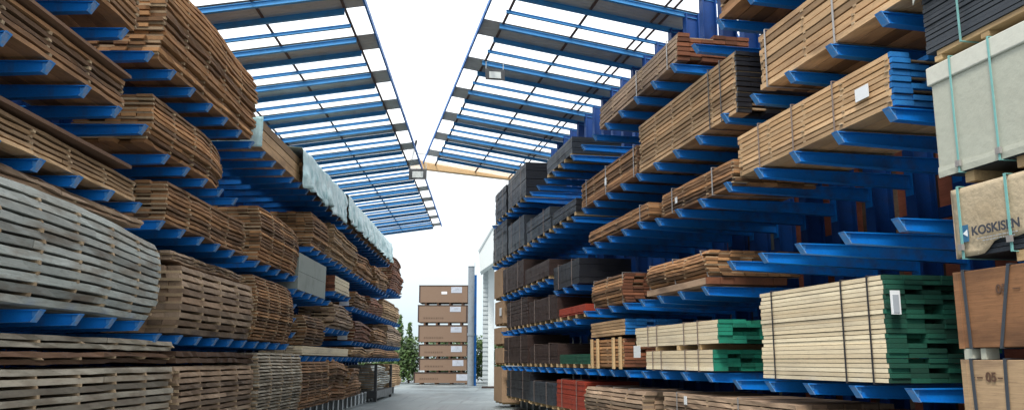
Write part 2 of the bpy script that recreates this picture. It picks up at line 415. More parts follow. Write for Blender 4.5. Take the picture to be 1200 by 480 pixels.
T('plank_pack', 'long thin cream pack above the ground-level stacks of the left rack', 'timber pack', 'L', 19.95, 26.2, 1.57, 1.79, 'cream', 4, gap=.03, cols=5, jit=.003)
T('timber_stack', 'small dark-brown stack standing on the long cream pack', 'timber stack', 'L', 19.95, 22.2, 1.80, 2.52, 'brown', 10, gap=.35, bulge=.1, jit=.02, lf=4.5, group=GT)
# far bays: rough bundles
farL = [  # s0,s1,h0,h1,mat,label
 (26.9, 30.4, 4.12, 4.82, 'brown', 'ragged brown stack under the middle of the far tarpaulin'),
 (30.9, 34.8, 4.12, 4.85, 'warm', 'ragged warm-brown stack under the far end of the far tarpaulin'),
 (36.0, 39.6, 4.42, 5.85, 'rust', 'tall reddish stack at the far end of the left rack beyond the tarpaulins'),
 (23.2, 26.2, 2.33, 3.05, 'greybrown', 'greyish tangled stack directly below the short cream plank pack'),
 (26.7, 29.6, 3.10, 3.62, 'brown', 'rough brown bundle with white tag on the third level, first beyond the short cream pack'),
 (30.0, 33.4, 3.10, 3.72, 'rust', 'reddish rough bundle on the third level, second beyond the short cream pack'),
 (33.9, 39.5, 3.12, 3.85, 'tan', 'rough tan boards on the third level at the far end of the left rack'),
 (26.6, 30.2, 2.06, 2.72, 'rust', 'rusty-brown bundle with white tag on the fourth level, right of the greyish tangled stack'),
 (30.6, 34.4, 2.06, 2.66, 'brown', 'rough brown bundle in the middle of the fourth level'),
 (34.9, 39.6, 2.06, 2.95, 'greybrown', 'rounded grey-brown bundle on the fourth level at the far end of the left rack'),
 (26.4, 30.6, 1.57, 1.88, 'tan', 'flat tan boards just beyond the long cream pack'),
 (31.2, 39.4, 1.57, 1.90, 'brown', 'long flat brown stack low at the far end of the left rack'),
 (23.0, 25.6, .36, 1.50, 'warm', 'ground-level brown stack with white end tags below the far end of the long cream pack'),
 (26.0, 28.4, .36, 1.25, 'brown', 'leaning brown boards on the rack feet, left of the dark gap'),
 (31.6, 35.6, .40, 1.30, 'grey', 'light grey stack in a black frame on the ground at the far end'),
 (36.0, 39.8, .36, 1.36, 'tan', 'last ground-level tan stack at the end of the left rack')]
for (a, c, z0, z1, mt, lb) in farL:
    tg = ()
    if 'tag' in lb: tg = (('end', .05, z0 + .15, .3, .16), ('end', .12, z0 + .15 + (z1 - z0) * .45, .3, .14)) if 'tags' in lb else (('end', .1, z0 + .02, .3, .14),)
    T('timber_stack', lb, 'timber stack', 'L', a, c, z0, z1, mt, max(4, int((z1 - z0) / .085)), gap=.3, jit=.06, wob=.06, bulge=.08, top_rag=.8, endj=.12, cols=5, tagsp=tg, group=GT, sag=.1)
# black frame round the light grey stack
fr = empty('steel_frame', 'L', (31.3, 4.3, .0), 'black steel frame holding the light grey stack at the far end', 'frame')
for s in (31.35, 35.75):
    b = MB('L', (31.3, 4.3, 0)); b.box(s, s + .1, 4.3, 4.4, 0, 1.3); b.build('post', 'lampb', fr)
b = MB('L', (31.3, 4.3, 0)); b.box(31.3, 35.9, 4.28, 5.4, .12, .38); b.build('base_beam', 'lampb', fr)
# plastic wrapped near end of the top plank pack
def tarp(name, label, s0, s1, ht, hb, lf, back, amp, k=70):
    o = (s0, lf, hb); b = MB('L', o)
    rows = []
    prof = []
    for j in range(9): prof.append((back - (back - lf) * j / 8, ht + .04 * math.sin(j / 8 * 3.1)))
    for j in range(1, 13): prof.append((lf - .03, ht - (ht - hb) * j / 12))
    nS = k
    for i in range(nS + 1):
        s = s0 + (s1 - s0) * i / nS
        row = []
        for j, (l, h) in enumerate(prof):
            d = max(0, j - 8) / 12
            w = amp * (.15 + d) * (noise.noise((s * 2.3, d * .8, 3)) + .55 * abs(noise.noise((s * 6 + d * 2, d * 1.2, 8))) + .5 * math.sin(s * 7 + 5 * noise.noise((s * .8, d * 2, 1))))
            hh = h - d * .10 * (noise.noise((s * 1.7, 0, 9)) + .4) + .05 * noise.noise((s * 1.5, l, 2))
            row.append((s + .04 * noise.noise((s * 3, h * 3, 0)), l - abs(w) * .9 - .02 * d, hh))
        rows.append(row)
    n = 0
    for r_ in rows:
        for p in r_: b.v.append(p); b.r.append(.5)
    m_ = len(prof)
    for i in range(nS):
        for j in range(m_ - 1):
            a = i * m_ + j
            b.f.append((a, a + 1, a + m_ + 1, a + m_)); b.mi.append(0)
    ob = b.build(name, 'tarp', smooth=True)
    md = ob.modifiers.new('thick', 'SOLIDIFY'); md.thickness = .006
    return tag(ob, label, 'tarpaulin')
tarp('tarpaulin', 'near pale blue-green tarpaulin hanging in folds over the top left level', 18.6, 24.1, 6.14, 5.30, 4.36, 5.7, .13, 150)
tarp('tarpaulin', 'far long pale tarpaulin drooping over the top level towards the end of the left rack', 24.4, 34.9, 6.16, 5.40, 4.34, 5.7, .13, 260)
# near end plastic wrap
b = MB('L', (15.6, 4.4, 5.38))
for i in range(12):
    for j in range(8):
        pass
N = 12
for i in range(N + 1):
    for j in range(N + 1):
        u = i / N; v = j / N
        b.v.append((15.66 - .05 * abs(noise.noise((u * 4, v * 4, 7))) - .04 * u, 4.42 + 1.1 * u, 5.40 + v * .58 + .03 * noise.noise((u * 5, v * 2, 1)))); b.r.append(.5)
for i in range(N):
    for j in range(N):
        a = i * (N + 1) + j; b.f.append((a, a + 1, a + N + 2, a + N + 1)); b.mi.append(0)
ob = b.build('plastic_wrap', 'tarp', smooth=True); ob.modifiers.new('thick', 'SOLIDIFY').thickness = .005
tag(ob, 'crumpled whitish plastic over the near end of the top left plank pack', 'plastic wrap')

# ------------------------------------------------------------------ right row
GR = 'timber packs on the right rack'
# level 1 (1.2)
T('lumber_pack', 'big pale lumber pack with dark green end, white label and black straps', 'timber pack', 'R', 7.18, 9.68, 1.235, 2.25, 'cream', 22, gap=.10, cols=6, bw=.2, jit=.006, wob=.003, straps=((.10,), (.28, .0), (.86, .0)), strapmat='strapd', painted='dgreenend', group=GR)
T('lumber_pack', 'lower of the two pale packs with bright green ends, left of the big pale pack', 'timber pack', 'R', 11.05, 13.75, 1.30, 1.60, 'cream', 5, gap=.03, cols=6, bw=.2, jit=.004, wob=.003, straps=((.18,), (.36,), (.72,), (.86,)), strapmat='strapgrey', painted='greenend', group=GR)
T('lumber_pack', 'upper of two pale green-ended packs, white corner paper at far end', 'timber pack', 'R', 10.85, 14.25, 1.67, 2.0, 'cream', 6, gap=.05, cols=6, bw=.2, jit=.004, wob=.003, straps=((.2,), (.35,), (.68,), (.8,)), strapmat='strapgrey', painted='greenend', group=GR)
for s in (11.5, 12.3, 13.2):
    b = MB('R', (s, 5, 1.605)); b.box(s, s + .09, 4.985, 6.15, 1.603, 1.678)
    tag(b.build('bearer', 'pallet'), 'wooden bearer between the two pale packs with green ends', 'bearer', 'bearers between the pale packs')
T('lumber_pack', 'brown block of boards held by upright battens beside the pale green-ended packs', 'timber pack', 'R', 14.82, 16.9, 1.33, 1.86, 'warm', 8, gap=.2, cols=6, bw=.2, jit=.01, painted='rust', group=GR)
e = D.objects[-1] if False else None
for k_, s in enumerate((14.95, 15.35, 16.35, 16.75)):
    b = MB('R', (s, 4.95, 1.3)); b.box(s, s + .08, 4.925, 4.965, 1.30, 1.87)
    tag(b.build('batten', 'pallet'), 'upright batten against the front of the brown block', 'batten', 'battens on the brown block')
T('lumber_pack', 'light grey-brown pack with blue ends lying on the brown battened block', 'timber pack', 'R', 14.75, 17.0, 1.90, 2.20, 'tan', 5, gap=.1, cols=6, bw=.2, jit=.01, painted='blueend', group=GR)
panels('panel_pack', 'low sloping dark green panel pack left of the battened brown block', 'panel pack', 'R', 17.1, 19.6, 1.30, 1.60, 'greenp', 1, 1.2)
panels('panel_pack', 'low dark-brown panel pack left of the green panel pack', 'panel pack', 'R', 19.8, 22.9, 1.30, 1.86, 'darkbrown', 1, 1.2)
panels('panel_pack', 'dark-brown panel pack at the far end of the lowest right arm level', 'panel pack', 'R', 23.1, 26.6, 1.30, 2.16, 'darkbrown', 2, 1.2)
# ground
T('lumber_pack', 'dark reddish-brown boards on the ground level below the big pale pack', 'timber pack', 'R', 6.5, 8.75, .36, .93, 'rust', 9, gap=.1, cols=6, jit=.02, group=GR)
T('lumber_pack', 'long brown boards at the bottom edge, below the pale green-ended packs', 'timber pack', 'R', 8.9, 13.0, .36, .98, 'greybrown', 9, gap=.2, cols=6, jit=.02, straps=((.35,), (.85,)), tagsp=(('front', 3.1, .82, .10, .12),), group=GR)
T('lumber_pack', 'brown banded bundle with rounded edge at the bottom, right of the red pack', 'timber pack', 'R', 13.7, 17.25, .36, .96, 'greybrown', 8, gap=.24, cols=5, jit=.02, bulge=.08, straps=((.25,), (.5,), (.8,)), tagsp=(('front', 2.9, .74, .12, .12),), group=GR)
panels('panel_pack', 'brick-red panel pack on the ground level', 'panel pack', 'R', 17.4, 19.8, .33, 1.03, 'red', 2, 1.2, lf=4.95)
panels('panel_pack', 'slate-black panel pack left of the brick-red pack on the ground level', 'panel pack', 'R', 20.0, 22.6, .33, .93, 'slate', 1, 1.2, lf=4.92)
panels('panel_pack', 'black panel pack at the far end of the ground level', 'panel pack', 'R', 22.9, 26.2, .33, 1.16, 'black', 3, 1.2)
# level 2
T('lumber_pack', 'large brown bundle with three white bands and a white tag', 'timber pack', 'R', 11.0, 13.45, 2.60, 2.98, 'brown', 7, gap=.24, cols=8, bw=.17, jit=.02, bulge=.07, straps=((.03, .25), (.52, .1), (.97,)), tagsp=(('front', 1.35, 2.80, .09, .09),), wob=.012, top_rag=.5, group=GR)
T('lumber_pack', 'single pale plank layer beneath the large banded brown bundle', 'planks', 'R', 11.05, 13.5, 2.48, 2.595, 'greybrown', 1, gap=.02, cols=6, bw=.2, jit=.002, lf=4.93, painted='rust')
T('lumber_pack', 'smaller brown bundle with white bands and round tag, left of the large banded bundle', 'timber pack', 'R', 14.7, 16.7, 2.48, 3.02, 'brown', 9, gap=.22, cols=6, bw=.2, jit=.02, bulge=.06, straps=((.05,), (.5,), (.95,)), tagsp=(('front', .95, 2.72, .10, .10),), painted='rust', group=GR)
panels('panel_pack', 'low brick-red panel pack on the second arm level', 'panel pack', 'R', 17.35, 19.6, 2.36, 2.64, 'red', 1, 1.2)
panels('panel_pack', 'wide dark-brown panel pack left of the low brick-red pack', 'panel pack', 'R', 19.75, 22.9, 2.36, 3.02, 'darkbrown', 1, 1.2)
panels('panel_pack', 'tall dark-brown panel pack at the far end of the second arm level', 'panel pack', 'R', 23.1, 26.2, 2.36, 3.2, 'darkbrown', 2, 1.2)
# level 3
T('lumber_pack', 'honey-coloured plank pack with bright blue near end and flat bands', 'timber pack', 'R', 6.82, 10.05, 3.78, 4.33, 'ochre', 9, gap=.2, cols=6, bw=.2, jit=.005, wob=.004, straps=((.30,), (.56,), (.81,)), strapmat='strapgrey', painted='blueend', tagsp=(('front', .35, 3.98, .22, .13),), group=GR)
T('lumber_pack', 'brown boards with two white bands just left of the honey-coloured pack', 'timber pack', 'R', 10.15, 12.85, 3.70, 4.08, 'brown', 7, gap=.24, cols=6, bw=.2, jit=.012, straps=((.25,), (.8,)), tagsp=(('front', 1.95, 3.82, .08, .09),), group=GR)
T('lumber_pack', 'thin tapering brown bundle on the third arm level, above the smaller banded bundle', 'timber pack', 'R', 13.35, 17.0, 3.80, 4.08, 'brown', 5, gap=.15, cols=6, bw=.2, jit=.02, straps=((.12,),), group=GR)
panels('panel_pack', 'plain black panel block above the low brick-red pack, third arm level', 'panel pack', 'R', 17.8, 20.1, 3.10, 3.66, 'black', 1, 1.2, bearers=False, sheets=4)
panels('panel_pack', 'low black panel pack on a pale wooden pallet in the third arm level', 'panel pack', 'R', 20.5, 23.4, 3.45, 3.95, 'darkbrown', 1, 1.2)
panels('panel_pack', 'black-brown panel pack at the far end of the third arm level', 'panel pack', 'R', 23.6, 26.8, 3.45, 4.3, 'darkbrown', 1, 1.2)
# level 4
T('lumber_pack', 'greyish plank pack with long dark gaps cut by the top edge, above the blue-ended pack', 'timber pack', 'R', 6.3, 9.35, 4.72, 5.44, 'tan', 8, gap=.2, cols=6, bw=.2, jit=.006, wob=.004, straps=((.45,), (.93,)), group=GR)
T('lumber_pack', 'light stack with black near end, left of the greyish plank pack', 'timber pack', 'R', 9.98, 13.8, 4.64, 5.50, 'tan', 12, gap=.28, cols=6, bw=.2, jit=.008, wob=.006, straps=((.12,), (.22,)), strapmat='strapd', painted='black', stick=.7, group=GR)
T('lumber_pack', 'brown pack with pale bands and hanging white tag below the long thin top pack', 'timber pack', 'R', 13.9, 17.5, 4.64, 5.20, 'brown', 9, gap=.24, cols=6, bw=.2, jit=.02, straps=((.04,), (.5,), (.88,)), tagsp=(('front', 1.75, 4.82, .10, .14),), painted='dark', group=GR)
panels('panel_pack', 'black panel pack nearest on the fourth level, right of two slate ones', 'panel pack', 'R', 18.0, 20.2, 4.62, 5.02, 'black', 2, 1.2)
panels('panel_pack', 'black grooved panel pack second from the near end of the fourth level', 'panel pack', 'R', 20.4, 23.2, 4.60, 5.25, 'slate', 2, 1.2)
panels('panel_pack', 'upright slate-grey panel pack third on the fourth level', 'panel pack', 'R', 23.5, 25.9, 4.60, 5.56, 'slate', 1, 1.2, sheets=5)
panels('panel_pack', 'black panel pack at the very far end of the fourth level', 'panel pack', 'R', 26.2, 28.7, 4.62, 5.88, 'black', 3, 1.2)
# level 5
T('lumber_pack', 'dark-gapped brown stack at the top edge right of the blue post', 'timber pack', 'R', 6.2, 10.4, 6.06, 6.8, 'brown', 7, gap=.22, cols=6, bw=.2, jit=.02, group=GR)
T('lumber_pack', 'long thin light-brown pack with reddish near end touching the roof at the upper right', 'timber pack', 'R', 11.9, 16.1, 6.03, 6.50, 'greybrown', 6, gap=.24, cols=6, bw=.2, jit=.01, straps=((.1,), (.45,)), painted='rust', group=GR)
panels('panel_pack', 'low black panel pack on the top right level below the roof columns', 'panel pack', 'R', 18.3, 20.75, 6.02, 6.5, 'slate', 3, 1.2)
panels('panel_pack', 'large stepped black panel pack next to the tan gutter beam', 'panel pack', 'R', 23.3, 26.0, 6.0, 7.05, 'black', 4, 1.2)
panels('panel_pack', 'end-most black panel pack on the top right level against the sky', 'panel pack', 'R', 26.3, 28.3, 6.0, 7.0, 'black', 4, 1.2)
# extra kraft packs standing at the end of the right rack
for i, (z0, z1, lb) in enumerate(((.1, 1.25, 'lowest kraft-wrapped pack in the column at the far end of the right rack'),
                                 (1.32, 1.85, 'kraft-wrapped pack second from the bottom at the far end of the right rack'),
                                 (1.92, 2.5, 'kraft-wrapped pack in the middle of the column at the far end of the right rack'),
                                 (2.57, 3.35, 'kraft-wrapped pack second from the top at the far end of the right rack'),
                                 (3.42, 4.4, 'uppermost kraft-wrapped pack below the black packs at the end of the right rack'))):
    e = empty('kraft_pack', 'R', (27.2, 5.0, z0), lb, 'wrapped pack', 'kraft packs at the end of the right rack')
    b = MB('R', (27.2, 5.0, z0)); b.box(26.95, 28.4, 4.98 + .03 * (i % 2), 6.2, z0 + .06, z1); b.build('wrapping', 'krafttan', e)
    for s in (27.0, 27.6, 28.2):
        b = MB('R', (27.2, 5.0, z0)); b.box(s, s + .1, 5.02, 6.1, z0, z0 + .06); b.build('bearer', 'pallet', e)
    if i == 3: label_part('R', (27.2, 5.0, z0), e, 27.1, 4.99, z0 + .3, .35, .25)

# ------------------------------------------------------------------ near stack of crates on the right
LF = 4.9
def sheetwrap(o, s0, s1, z0, z1, mat, e, name, skew=.0, bev=.02):
    b = MB('R', o); b.box(s0, s1, LF, LF + 1.22, z0, z1)
    ob = b.build(name, mat, e)
    md = ob.modifiers.new('bev', 'BEVEL'); md.width = bev; md.segments = 3
    return ob
# 1 black sheets under white board (top)
z = 3.98; o = (3.7, LF, z)
e = empty('panel_pack', 'R', o, 'black sheets under a torn white cover, topmost in the right-hand crate column', 'panel pack')
b = MB('R', o)
for i in range(15):
    zz = z + .09 + i * .042
    j = random.uniform(-.012, .012)
    b.box(3.7, 6.27 + j * .6, LF + .03 + j, LF + 1.2, zz, zz + .033)
b.build('black_sheets', 'slate', e)
for s in (3.9, 4.8, 5.55, 6.1):
    b = MB('R', o); b.box(s, s + .09, LF + .04, LF + 1.2, z, z + .045); b.build('bearer', 'pallet', e)
b = MB('R', o); b.box(3.7, 6.15, LF + .035, LF + 1.2, z + .045, z + .085); b.build('pallet_board', 'pallet', e)
b = MB('R', o)
NN = 24
for i in range(NN + 1):
    s = 3.8 + (6.33 - 3.8) * i / NN
    dr = .16 + .05 * math.sin(i * 1.3) + .05 * noise.noise((s * 2, 0, 0))
    for (l, h) in ((LF + 1.2, 4.73), (LF + .02, 4.73), (LF - .012, 4.70), (LF - .02 - .02 * (i % 3), 4.70 - dr)):
        b.v.append((s, l, h)); b.r.append(.5)
for i in range(NN):
    for j in range(3):
        a = i * 4 + j; b.f.append((a, a + 1, a + 5, a + 4)); b.mi.append(0)
ob = b.build('cover_sheet', 'wrapw', e); ob.modifiers.new('t', 'SOLIDIFY').thickness = .006
strap_mb('R', o, 5.80, LF, 1.2, z + .05, 4.73, .02).build('strap', 'strapg', e)
# 2 pale wrapped pack
z = 2.90; o = (3.7, LF, z)
e = empty('wrapped_pack', 'R', o, 'large pale grey-green wrapped pack with lid and two green straps', 'wrapped pack')
sheetwrap(o, 3.7, 6.22, z + .09, 3.78, 'wrap', e, 'wrapping')
b = MB('R', o); b.box(3.68, 6.245, LF - .02, LF + 1.24, 3.77, 3.93); ob = b.build('lid', 'wrapw', e)
md = ob.modifiers.new('bev', 'BEVEL'); md.width = .01; md.segments = 2
b = MB('R', o)
for i in range(NN + 1):
    s = 3.7 + (6.21 - 3.7) * i / NN
    q = .045 + .03 * noise.noise((s * 2.5, 4, 0))
    for (l, h) in ((LF - .006, z + .10 + q), (LF - .010, z + .09 + q * .4), (LF - .004 - .02 * abs(noise.noise((s * 4, 1, 0))), z + .06)):
        b.v.append((s, l, h)); b.r.append(.5)
for i in range(NN):
    for j in range(2):
        a = i * 3 + j; b.f.append((a, a + 1, a + 4, a + 3)); b.mi.append(0)
ob = b.build('bottom_fold', 'wrap', e); ob.modifiers.new('t', 'SOLIDIFY').thickness = .005
for s in (5.93, 5.49, 4.6):
    st_ = strap_mb('R', o, s, LF - .022, 1.24, z + .06, 3.932, .018).build('strap', 'strapg', e)
    b = MB('R', o); b.box(s - .012, s + .036, LF - .042, LF - .02, z + .10, z + .15); b.build('buckle', 'straps', st_)
for s in (3.9, 4.7, 5.3, 5.85):
    b = MB('R', o); b.box(s, s + .1, LF + .03, LF + 1.2, z - .03, z + .055); b.build('bearer', 'pallet', e)
b = MB('R', o); b.box(3.72, 6.1, LF + .02, LF + 1.2, z + .056, z + .088); b.build('base_sheet', 'slate', e)
# 3 paper wrapped pack with printed name
z = 2.22; o = (3.7, LF, z)
e = empty('wrapped_pack', 'R', o, 'kraft-paper wrapped pack printed with a blue logo and name', 'wrapped pack')
N1, N2 = 40, 12
b = MB('R', o)
for i in range(N1 + 1):
    for j in range(N2 + 1):
        s = 3.7 + (6.10 - 3.7) * i / N1; hb_ = z + .05 + .10 * sm((5.83 - s) / .2) * sm((s - 4.6) / .8) * (1 + .4 * noise.noise((s * 5, 0, 0))); h = hb_ + (2.83 - hb_) * j / N2
        wrk = .012 * noise.noise((s * 3, h * 3, 0)) + .006 * noise.noise((s * 9, h * 9, 0))
        tear = 0
        b.v.append((s, LF + wrk + .01, h)); b.r.append(.5)
for i in range(N1):
    for j in range(N2):
        sm_ = 3.7 + 2.4 * (i + .5) / N1
        a = i * (N2 + 1) + j; b.f.append((a, a + 1, a + N2 + 2, a + N2 + 1)); b.mi.append(0)
ob = b.build('paper_front', 'paper', e, smooth=True); ob.modifiers.new('t', 'SOLIDIFY').thickness = .003
b = MB('R', o)
for i in range(14): b.box(3.72, 6.09, LF + .03, LF + 1.2, z + .05 + i * .04, z + .05 + i * .04 + .034)
b.build('sheets', 'slate', e)
b = MB('R', o); b.box(3.7, 6.11, LF + .012, LF + 1.22, 2.812, 2.832); b.box(6.098, 6.115, LF + .012, LF + 1.22, z + .045, 2.812); b.build('paper_sides', 'paper', e)
for s in (5.985, 5.47, 4.6):
    st_ = strap_mb('R', o, s, LF - .012, 1.24, z + .04, 2.835, .024).build('strap', 'strapg', e)
    b = MB('R', o); b.box(s - .012, s + .036, LF - .042, LF - .02, z + .10, z + .15); b.build('buckle', 'straps', st_)
for s in (3.9, 4.7, 5.3):
    b = MB('R', o); b.box(s, s + .2, LF + .03, LF + 1.2, z - .04, z + .04); b.build('bearer', 'pallet', e)
def text_on(parent, txt, o, s_left, h, size, mat, name='printed_name', lf=LF, sx=1.0, off=.018, width=None):
    cu = D.curves.new('lettering', 'FONT'); cu.body = txt; cu.size = size; cu.extrude = .0008; cu.offset = size * .03
    ob = D.objects.new('lettering', cu); COL.objects.link(ob)
    dg = bpy.context.evaluated_depsgraph_get(); me = D.meshes.new_from_object(ob.evaluated_get(dg))
    D.objects.remove(ob)
    t = D.objects.new(name, me); COL.objects.link(t); me.materials.clear(); me.materials.append(M[mat])
    t.parent = parent
    # local frame: x along +s (away), y toward aisle for the right row
    t.location = (s_left - o[0], (lf - off - o[1]) * -1, h - o[2])
    if width: sx = width / max(v.co.x for v in me.vertices)
    t.rotation_euler = (math.pi / 2, 0, math.pi); t.scale = (sx, 1, 1)
    return t
text_on(e, 'KOSKISEN', o, 5.885, 2.425, .098, 'ink', width=.50)
b = MB('R', o); b.box(5.925, 6.02, LF - .016, LF - .010, 2.385, 2.52); lg_ = b.build('logo_panel', 'logo', e)
b = MB('R', o)
b.beam([[(5.93, LF - .020, 2.425), (5.93, LF - .0165, 2.425), (5.93, LF - .0165, 2.48), (5.93, LF - .020, 2.48)],
        [(5.975, LF - .020, 2.450), (5.975, LF - .0165, 2.450), (5.975, LF - .0165, 2.455), (5.975, LF - .020, 2.455)]])
b.build('logo_arrow', 'label', lg_)
for i, (a, c) in enumerate(((5.42, 5.83), (5.45, 5.78))):
    b = MB('R', o)
    s = a
    while s < c:
        w = random.uniform(.012, .035); b.box(s, min(s + w, c + .03), LF - .0125, LF - .009, 2.392 - i * .022, 2.398 - i * .022); s += w + .012
    b.build('small_print', 'print', e)
# 4,5,6 plywood crates
for i, (z0, z1, mt, lb, straps_) in enumerate(((1.50, 2.155, 'ply', 'orange-brown plywood crate with dark straps below the printed paper pack', True),
                                       (.84, 1.455, 'plytan', 'tan plywood crate stencilled 05 at the bottom right corner of the photo', True),
                                       (.12, .80, 'plytan', 'lowest tan plywood crate standing on the ground below the stencilled crate', True))):
    o = (3.7, LF, z0)
    e = empty('plywood_crate', 'R', o, lb, 'crate', 'plywood crates in the right-hand column')
    sheetwrap(o, 3.7, 6.14, z0 + .05, z1, mt, e, 'crate_body', bev=.006)
    b = MB('R', o); b.box(6.10, 6.16, LF - .004, LF + 1.225, z0 + .045, z1 + .004); b.build('end_board', mt, e)
    for s, slant in ((6.0, .02), (5.68, -.15 + .13 * i), (4.6, .05)):
        strap_mb('R', o, s, LF - .006, 1.23, z0 + .05, z1 + .002, .03, slant=slant).build('strap', 'strapb', e)
    for s, w, l0, l1, mt_ in ((6.03, .09, .005, .12, 'wrap'), (5.90, .055, .02, .14, 'wrap'), (6.03, .09, 1.05, 1.2, 'pallet'), (4.8, .1, .03, 1.2, 'pallet'), (3.85, .1, .03, 1.2, 'pallet')):
        b = MB('R', o); b.box(s, s + w, LF + l0, LF + l1, z0 - .04, z0 + .045); b.build('bearer', mt_, e)
    if i < 2:
        text_on(e, '05', o, 5.70 if i == 0 else 5.895, 1.955 if i == 0 else 1.295, .095, 'stencil', 'stencilled_number', off=.008, width=.11)
        b = MB('R', o)
        q = 5.62 if i == 0 else 5.93
        for a_, c_ in (((5.46, 5.53),) if i == 0 else ((5.72, 5.77), (5.93, 5.99), (6.01, 6.05))): b.box(a_, c_, LF - .009, LF - .006, (1.975 if i == 0 else 1.315), (1.982 if i == 0 else 1.325))
        b.build('stencil_mark', 'stencil', e)
b = MB('R', (3.7, LF, 0)); 
for s in (3.9, 4.8, 5.9): b.box(s, s + .12, LF + .05, LF + 1.2, 0, .08)
tag(b.build('ground_bearers', 'pallet'), 'wooden bearers on the ground under the column of crates', 'bearer')

# small white label with blue print on green end
pk = [x for x in D.objects if x.get('label', '').startswith('big pale lumber pack')][0]
lp_ = label_part('R', (7.18, 4.98, 1.235), pk, 7.10, 4.965, 1.87, .10, .22, 'end')
b = MB('R', (7.18, 4.98, 1.235)); b.box(7.088, 7.093, 4.985, 5.045, 1.885, 2.05); b.build('label_print', 'print', lp_)
pk = [x for x in D.objects if x.get('label', '').startswith('upper of two pale')][0]
b = MB('R', (10.85, 4.98, 1.67)); b.box(13.95, 14.28, 4.953, 4.96, 1.50, 1.70); b.build('corner_paper', 'label', pk)

# ------------------------------------------------------------------ racks
def arm_mesh(side, tip, root):
    b = MB(side, (0, tip, 0))
    H = .115
    # web
    b.hexa([(-.02, tip + .085, -H), (.02, tip + .085, -H), (.02, root, -.17), (-.02, root, -.17),
            (-.02, tip + .01, -.012), (.02, tip + .01, -.012), (.02, root, -.012), (-.02, root, -.012)][:0] or
           [(-.02, tip + .08, -H + .01), (.02, tip + .08, -H + .01), (.02, root, -.17), (-.02, root, -.17),
            (-.02, tip + .012, -.012), (.02, tip + .012, -.012), (.02, root, -.012), (-.02, root, -.012)])
    b.box(-.05, .05, tip, root, -.012, 0)
    b.hexa([(-.05, tip + .085, -H), (.05, tip + .085, -H), (.05, root, -.182), (-.05, root, -.182),
            (-.05, tip + .085, -H + .01), (.05, tip + .085, -H + .01), (.05, root, -.17), (-.05, root, -.17)])
    # slanted end plate
    b.hexa([(-.052, tip + .073, -H - .003), (.052, tip + .073, -H - .003), (.052, tip + .083, -H - .001), (-.052, tip + .083, -H - .001),
            (-.052, tip - .006, .003), (.052, tip - .006, .003), (.052, tip + .006, .001), (-.052, tip + .006, .001)], 1)
    # root plate
    b.box(-.07, .07, root - .014, root - .002, -.26, .06)
    # small worn stop plate visible behind the tip
    b.hexa([(-.026, tip + .075, -.07), (-.021, tip + .075, -.07), (-.021, tip + .08, -.07), (-.026, tip + .08, -.07),
            (-.026, tip + .02, -.016), (-.021, tip + .02, -.016), (-.021, tip + .085, -.016), (-.026, tip + .085, -.016)], 1)
    return b
CACHE = {}
def inst(key, maker, name, mats, parent, loc):
    if key not in CACHE:
        ob = maker().build(name, mats, parent); CACHE[key] = ob.data
    else:
        ob = D.objects.new(name, CACHE[key]); COL.objects.link(ob); ob.parent = parent
    ob.location = loc
    return ob
ROOT = {'L': 6.35, 'R': 7.0}
TIP = {'L': 4.4, 'R': 4.9}
CH = {'L': 7.72, 'R': 8.78}
def column_mb(side):
    r = ROOT[side]; b = MB(side, (0, r, 0))
    b.box(-.10, .10, r, r + .025, 0, CH[side]); b.box(-.10, .10, r + .275, r + .3, 0, CH[side])
    b.box(-.012, .012, r + .025, r + .275, 0, CH[side])
    b.box(-.16, .16, r - .02 + .022, r + .54, 0.0, .02)
    return b
def foot_mb(side, tip):
    r = ROOT[side]; b = MB(side, (0, tip, 0))
    b.box(-.02, .02, tip + .01, r, .012, .288); b.box(-.09, .09, tip, r, .29, .305); b.box(-.09, .09, tip, r, 0.004, .012)
    b.box(-.10, .10, tip - .014, tip - .001, .0, .31)
    b.box(-.045, .045, tip - .03, tip + .04, .31, .36, 1)
    return b
def rack(side, label, svals, levels, extra=()):
    o = (svals[0], ROOT[side], 0)
    e = empty('cantilever_rack', side, o, label, 'rack', 'blue cantilever racks')
    k = SG[side]; r = ROOT[side]
    for s in svals:
        inst(('col', side), lambda: column_mb(side), 'column', 'blueshade', e, (s - o[0], 0, 0))
        ft = 4.66 if side == 'L' else 5.55
        inst(('foot', side), lambda: foot_mb(side, ft), 'foot', ['galv', 'capw'], e, (s - o[0], (ft - o[1]) * k, 0))
    for (h, a, c, dt) in levels:
        for s in svals:
            if a - .01 <= s <= c + .01:
                tp = TIP[side] + dt
                inst(('arm', side, tp), lambda: arm_mesh(side, tp, r), 'arm', ['blue', 'bluewear'], e, (s - o[0], (tp - o[1]) * k, h))
    for h in extra:   # horizontal ties
        b = MB(side, o); b.box(svals[0], svals[-1], r + .305, r + .36, h, h + .14); b.build('tie_beam', 'blueshade', e)
    # diagonal braces near the top
    i = 0
    while i + 2 < len(svals):
        b = MB(side, o); b.bar((svals[i], r + .50, CH[side] - 2.6), (svals[i + 2], r + .50, CH[side] - .3), .07, .05)
        b.build('brace', 'blue', e)
        b = MB(side, o); b.bar((svals[i + 2], r + .56, CH[side] - 2.6), (svals[i], r + .56, CH[side] - .3), .07, .05)
        b.build('brace', 'blue', e)
        i += 3
    return e
gl = [8.9 + .768 * k for k in range(-5, 41)]
gr = [6.85 + .862 * k for k in range(-5, 27)]
def sub(g, a, c): return [x for x in g if a <= x < c]
TI = (1.0, 3.2, 5.2)
rack('L', 'nearest blue rack bay on the left, carrying the big silver-grey stack', sub(gl, 4, 10.9), [(5.31, 4, 12, 0), (4.35, 4, 12, 0), (3.36, 4, 12, 0), (1.92, 4, 12, -.14)], TI)
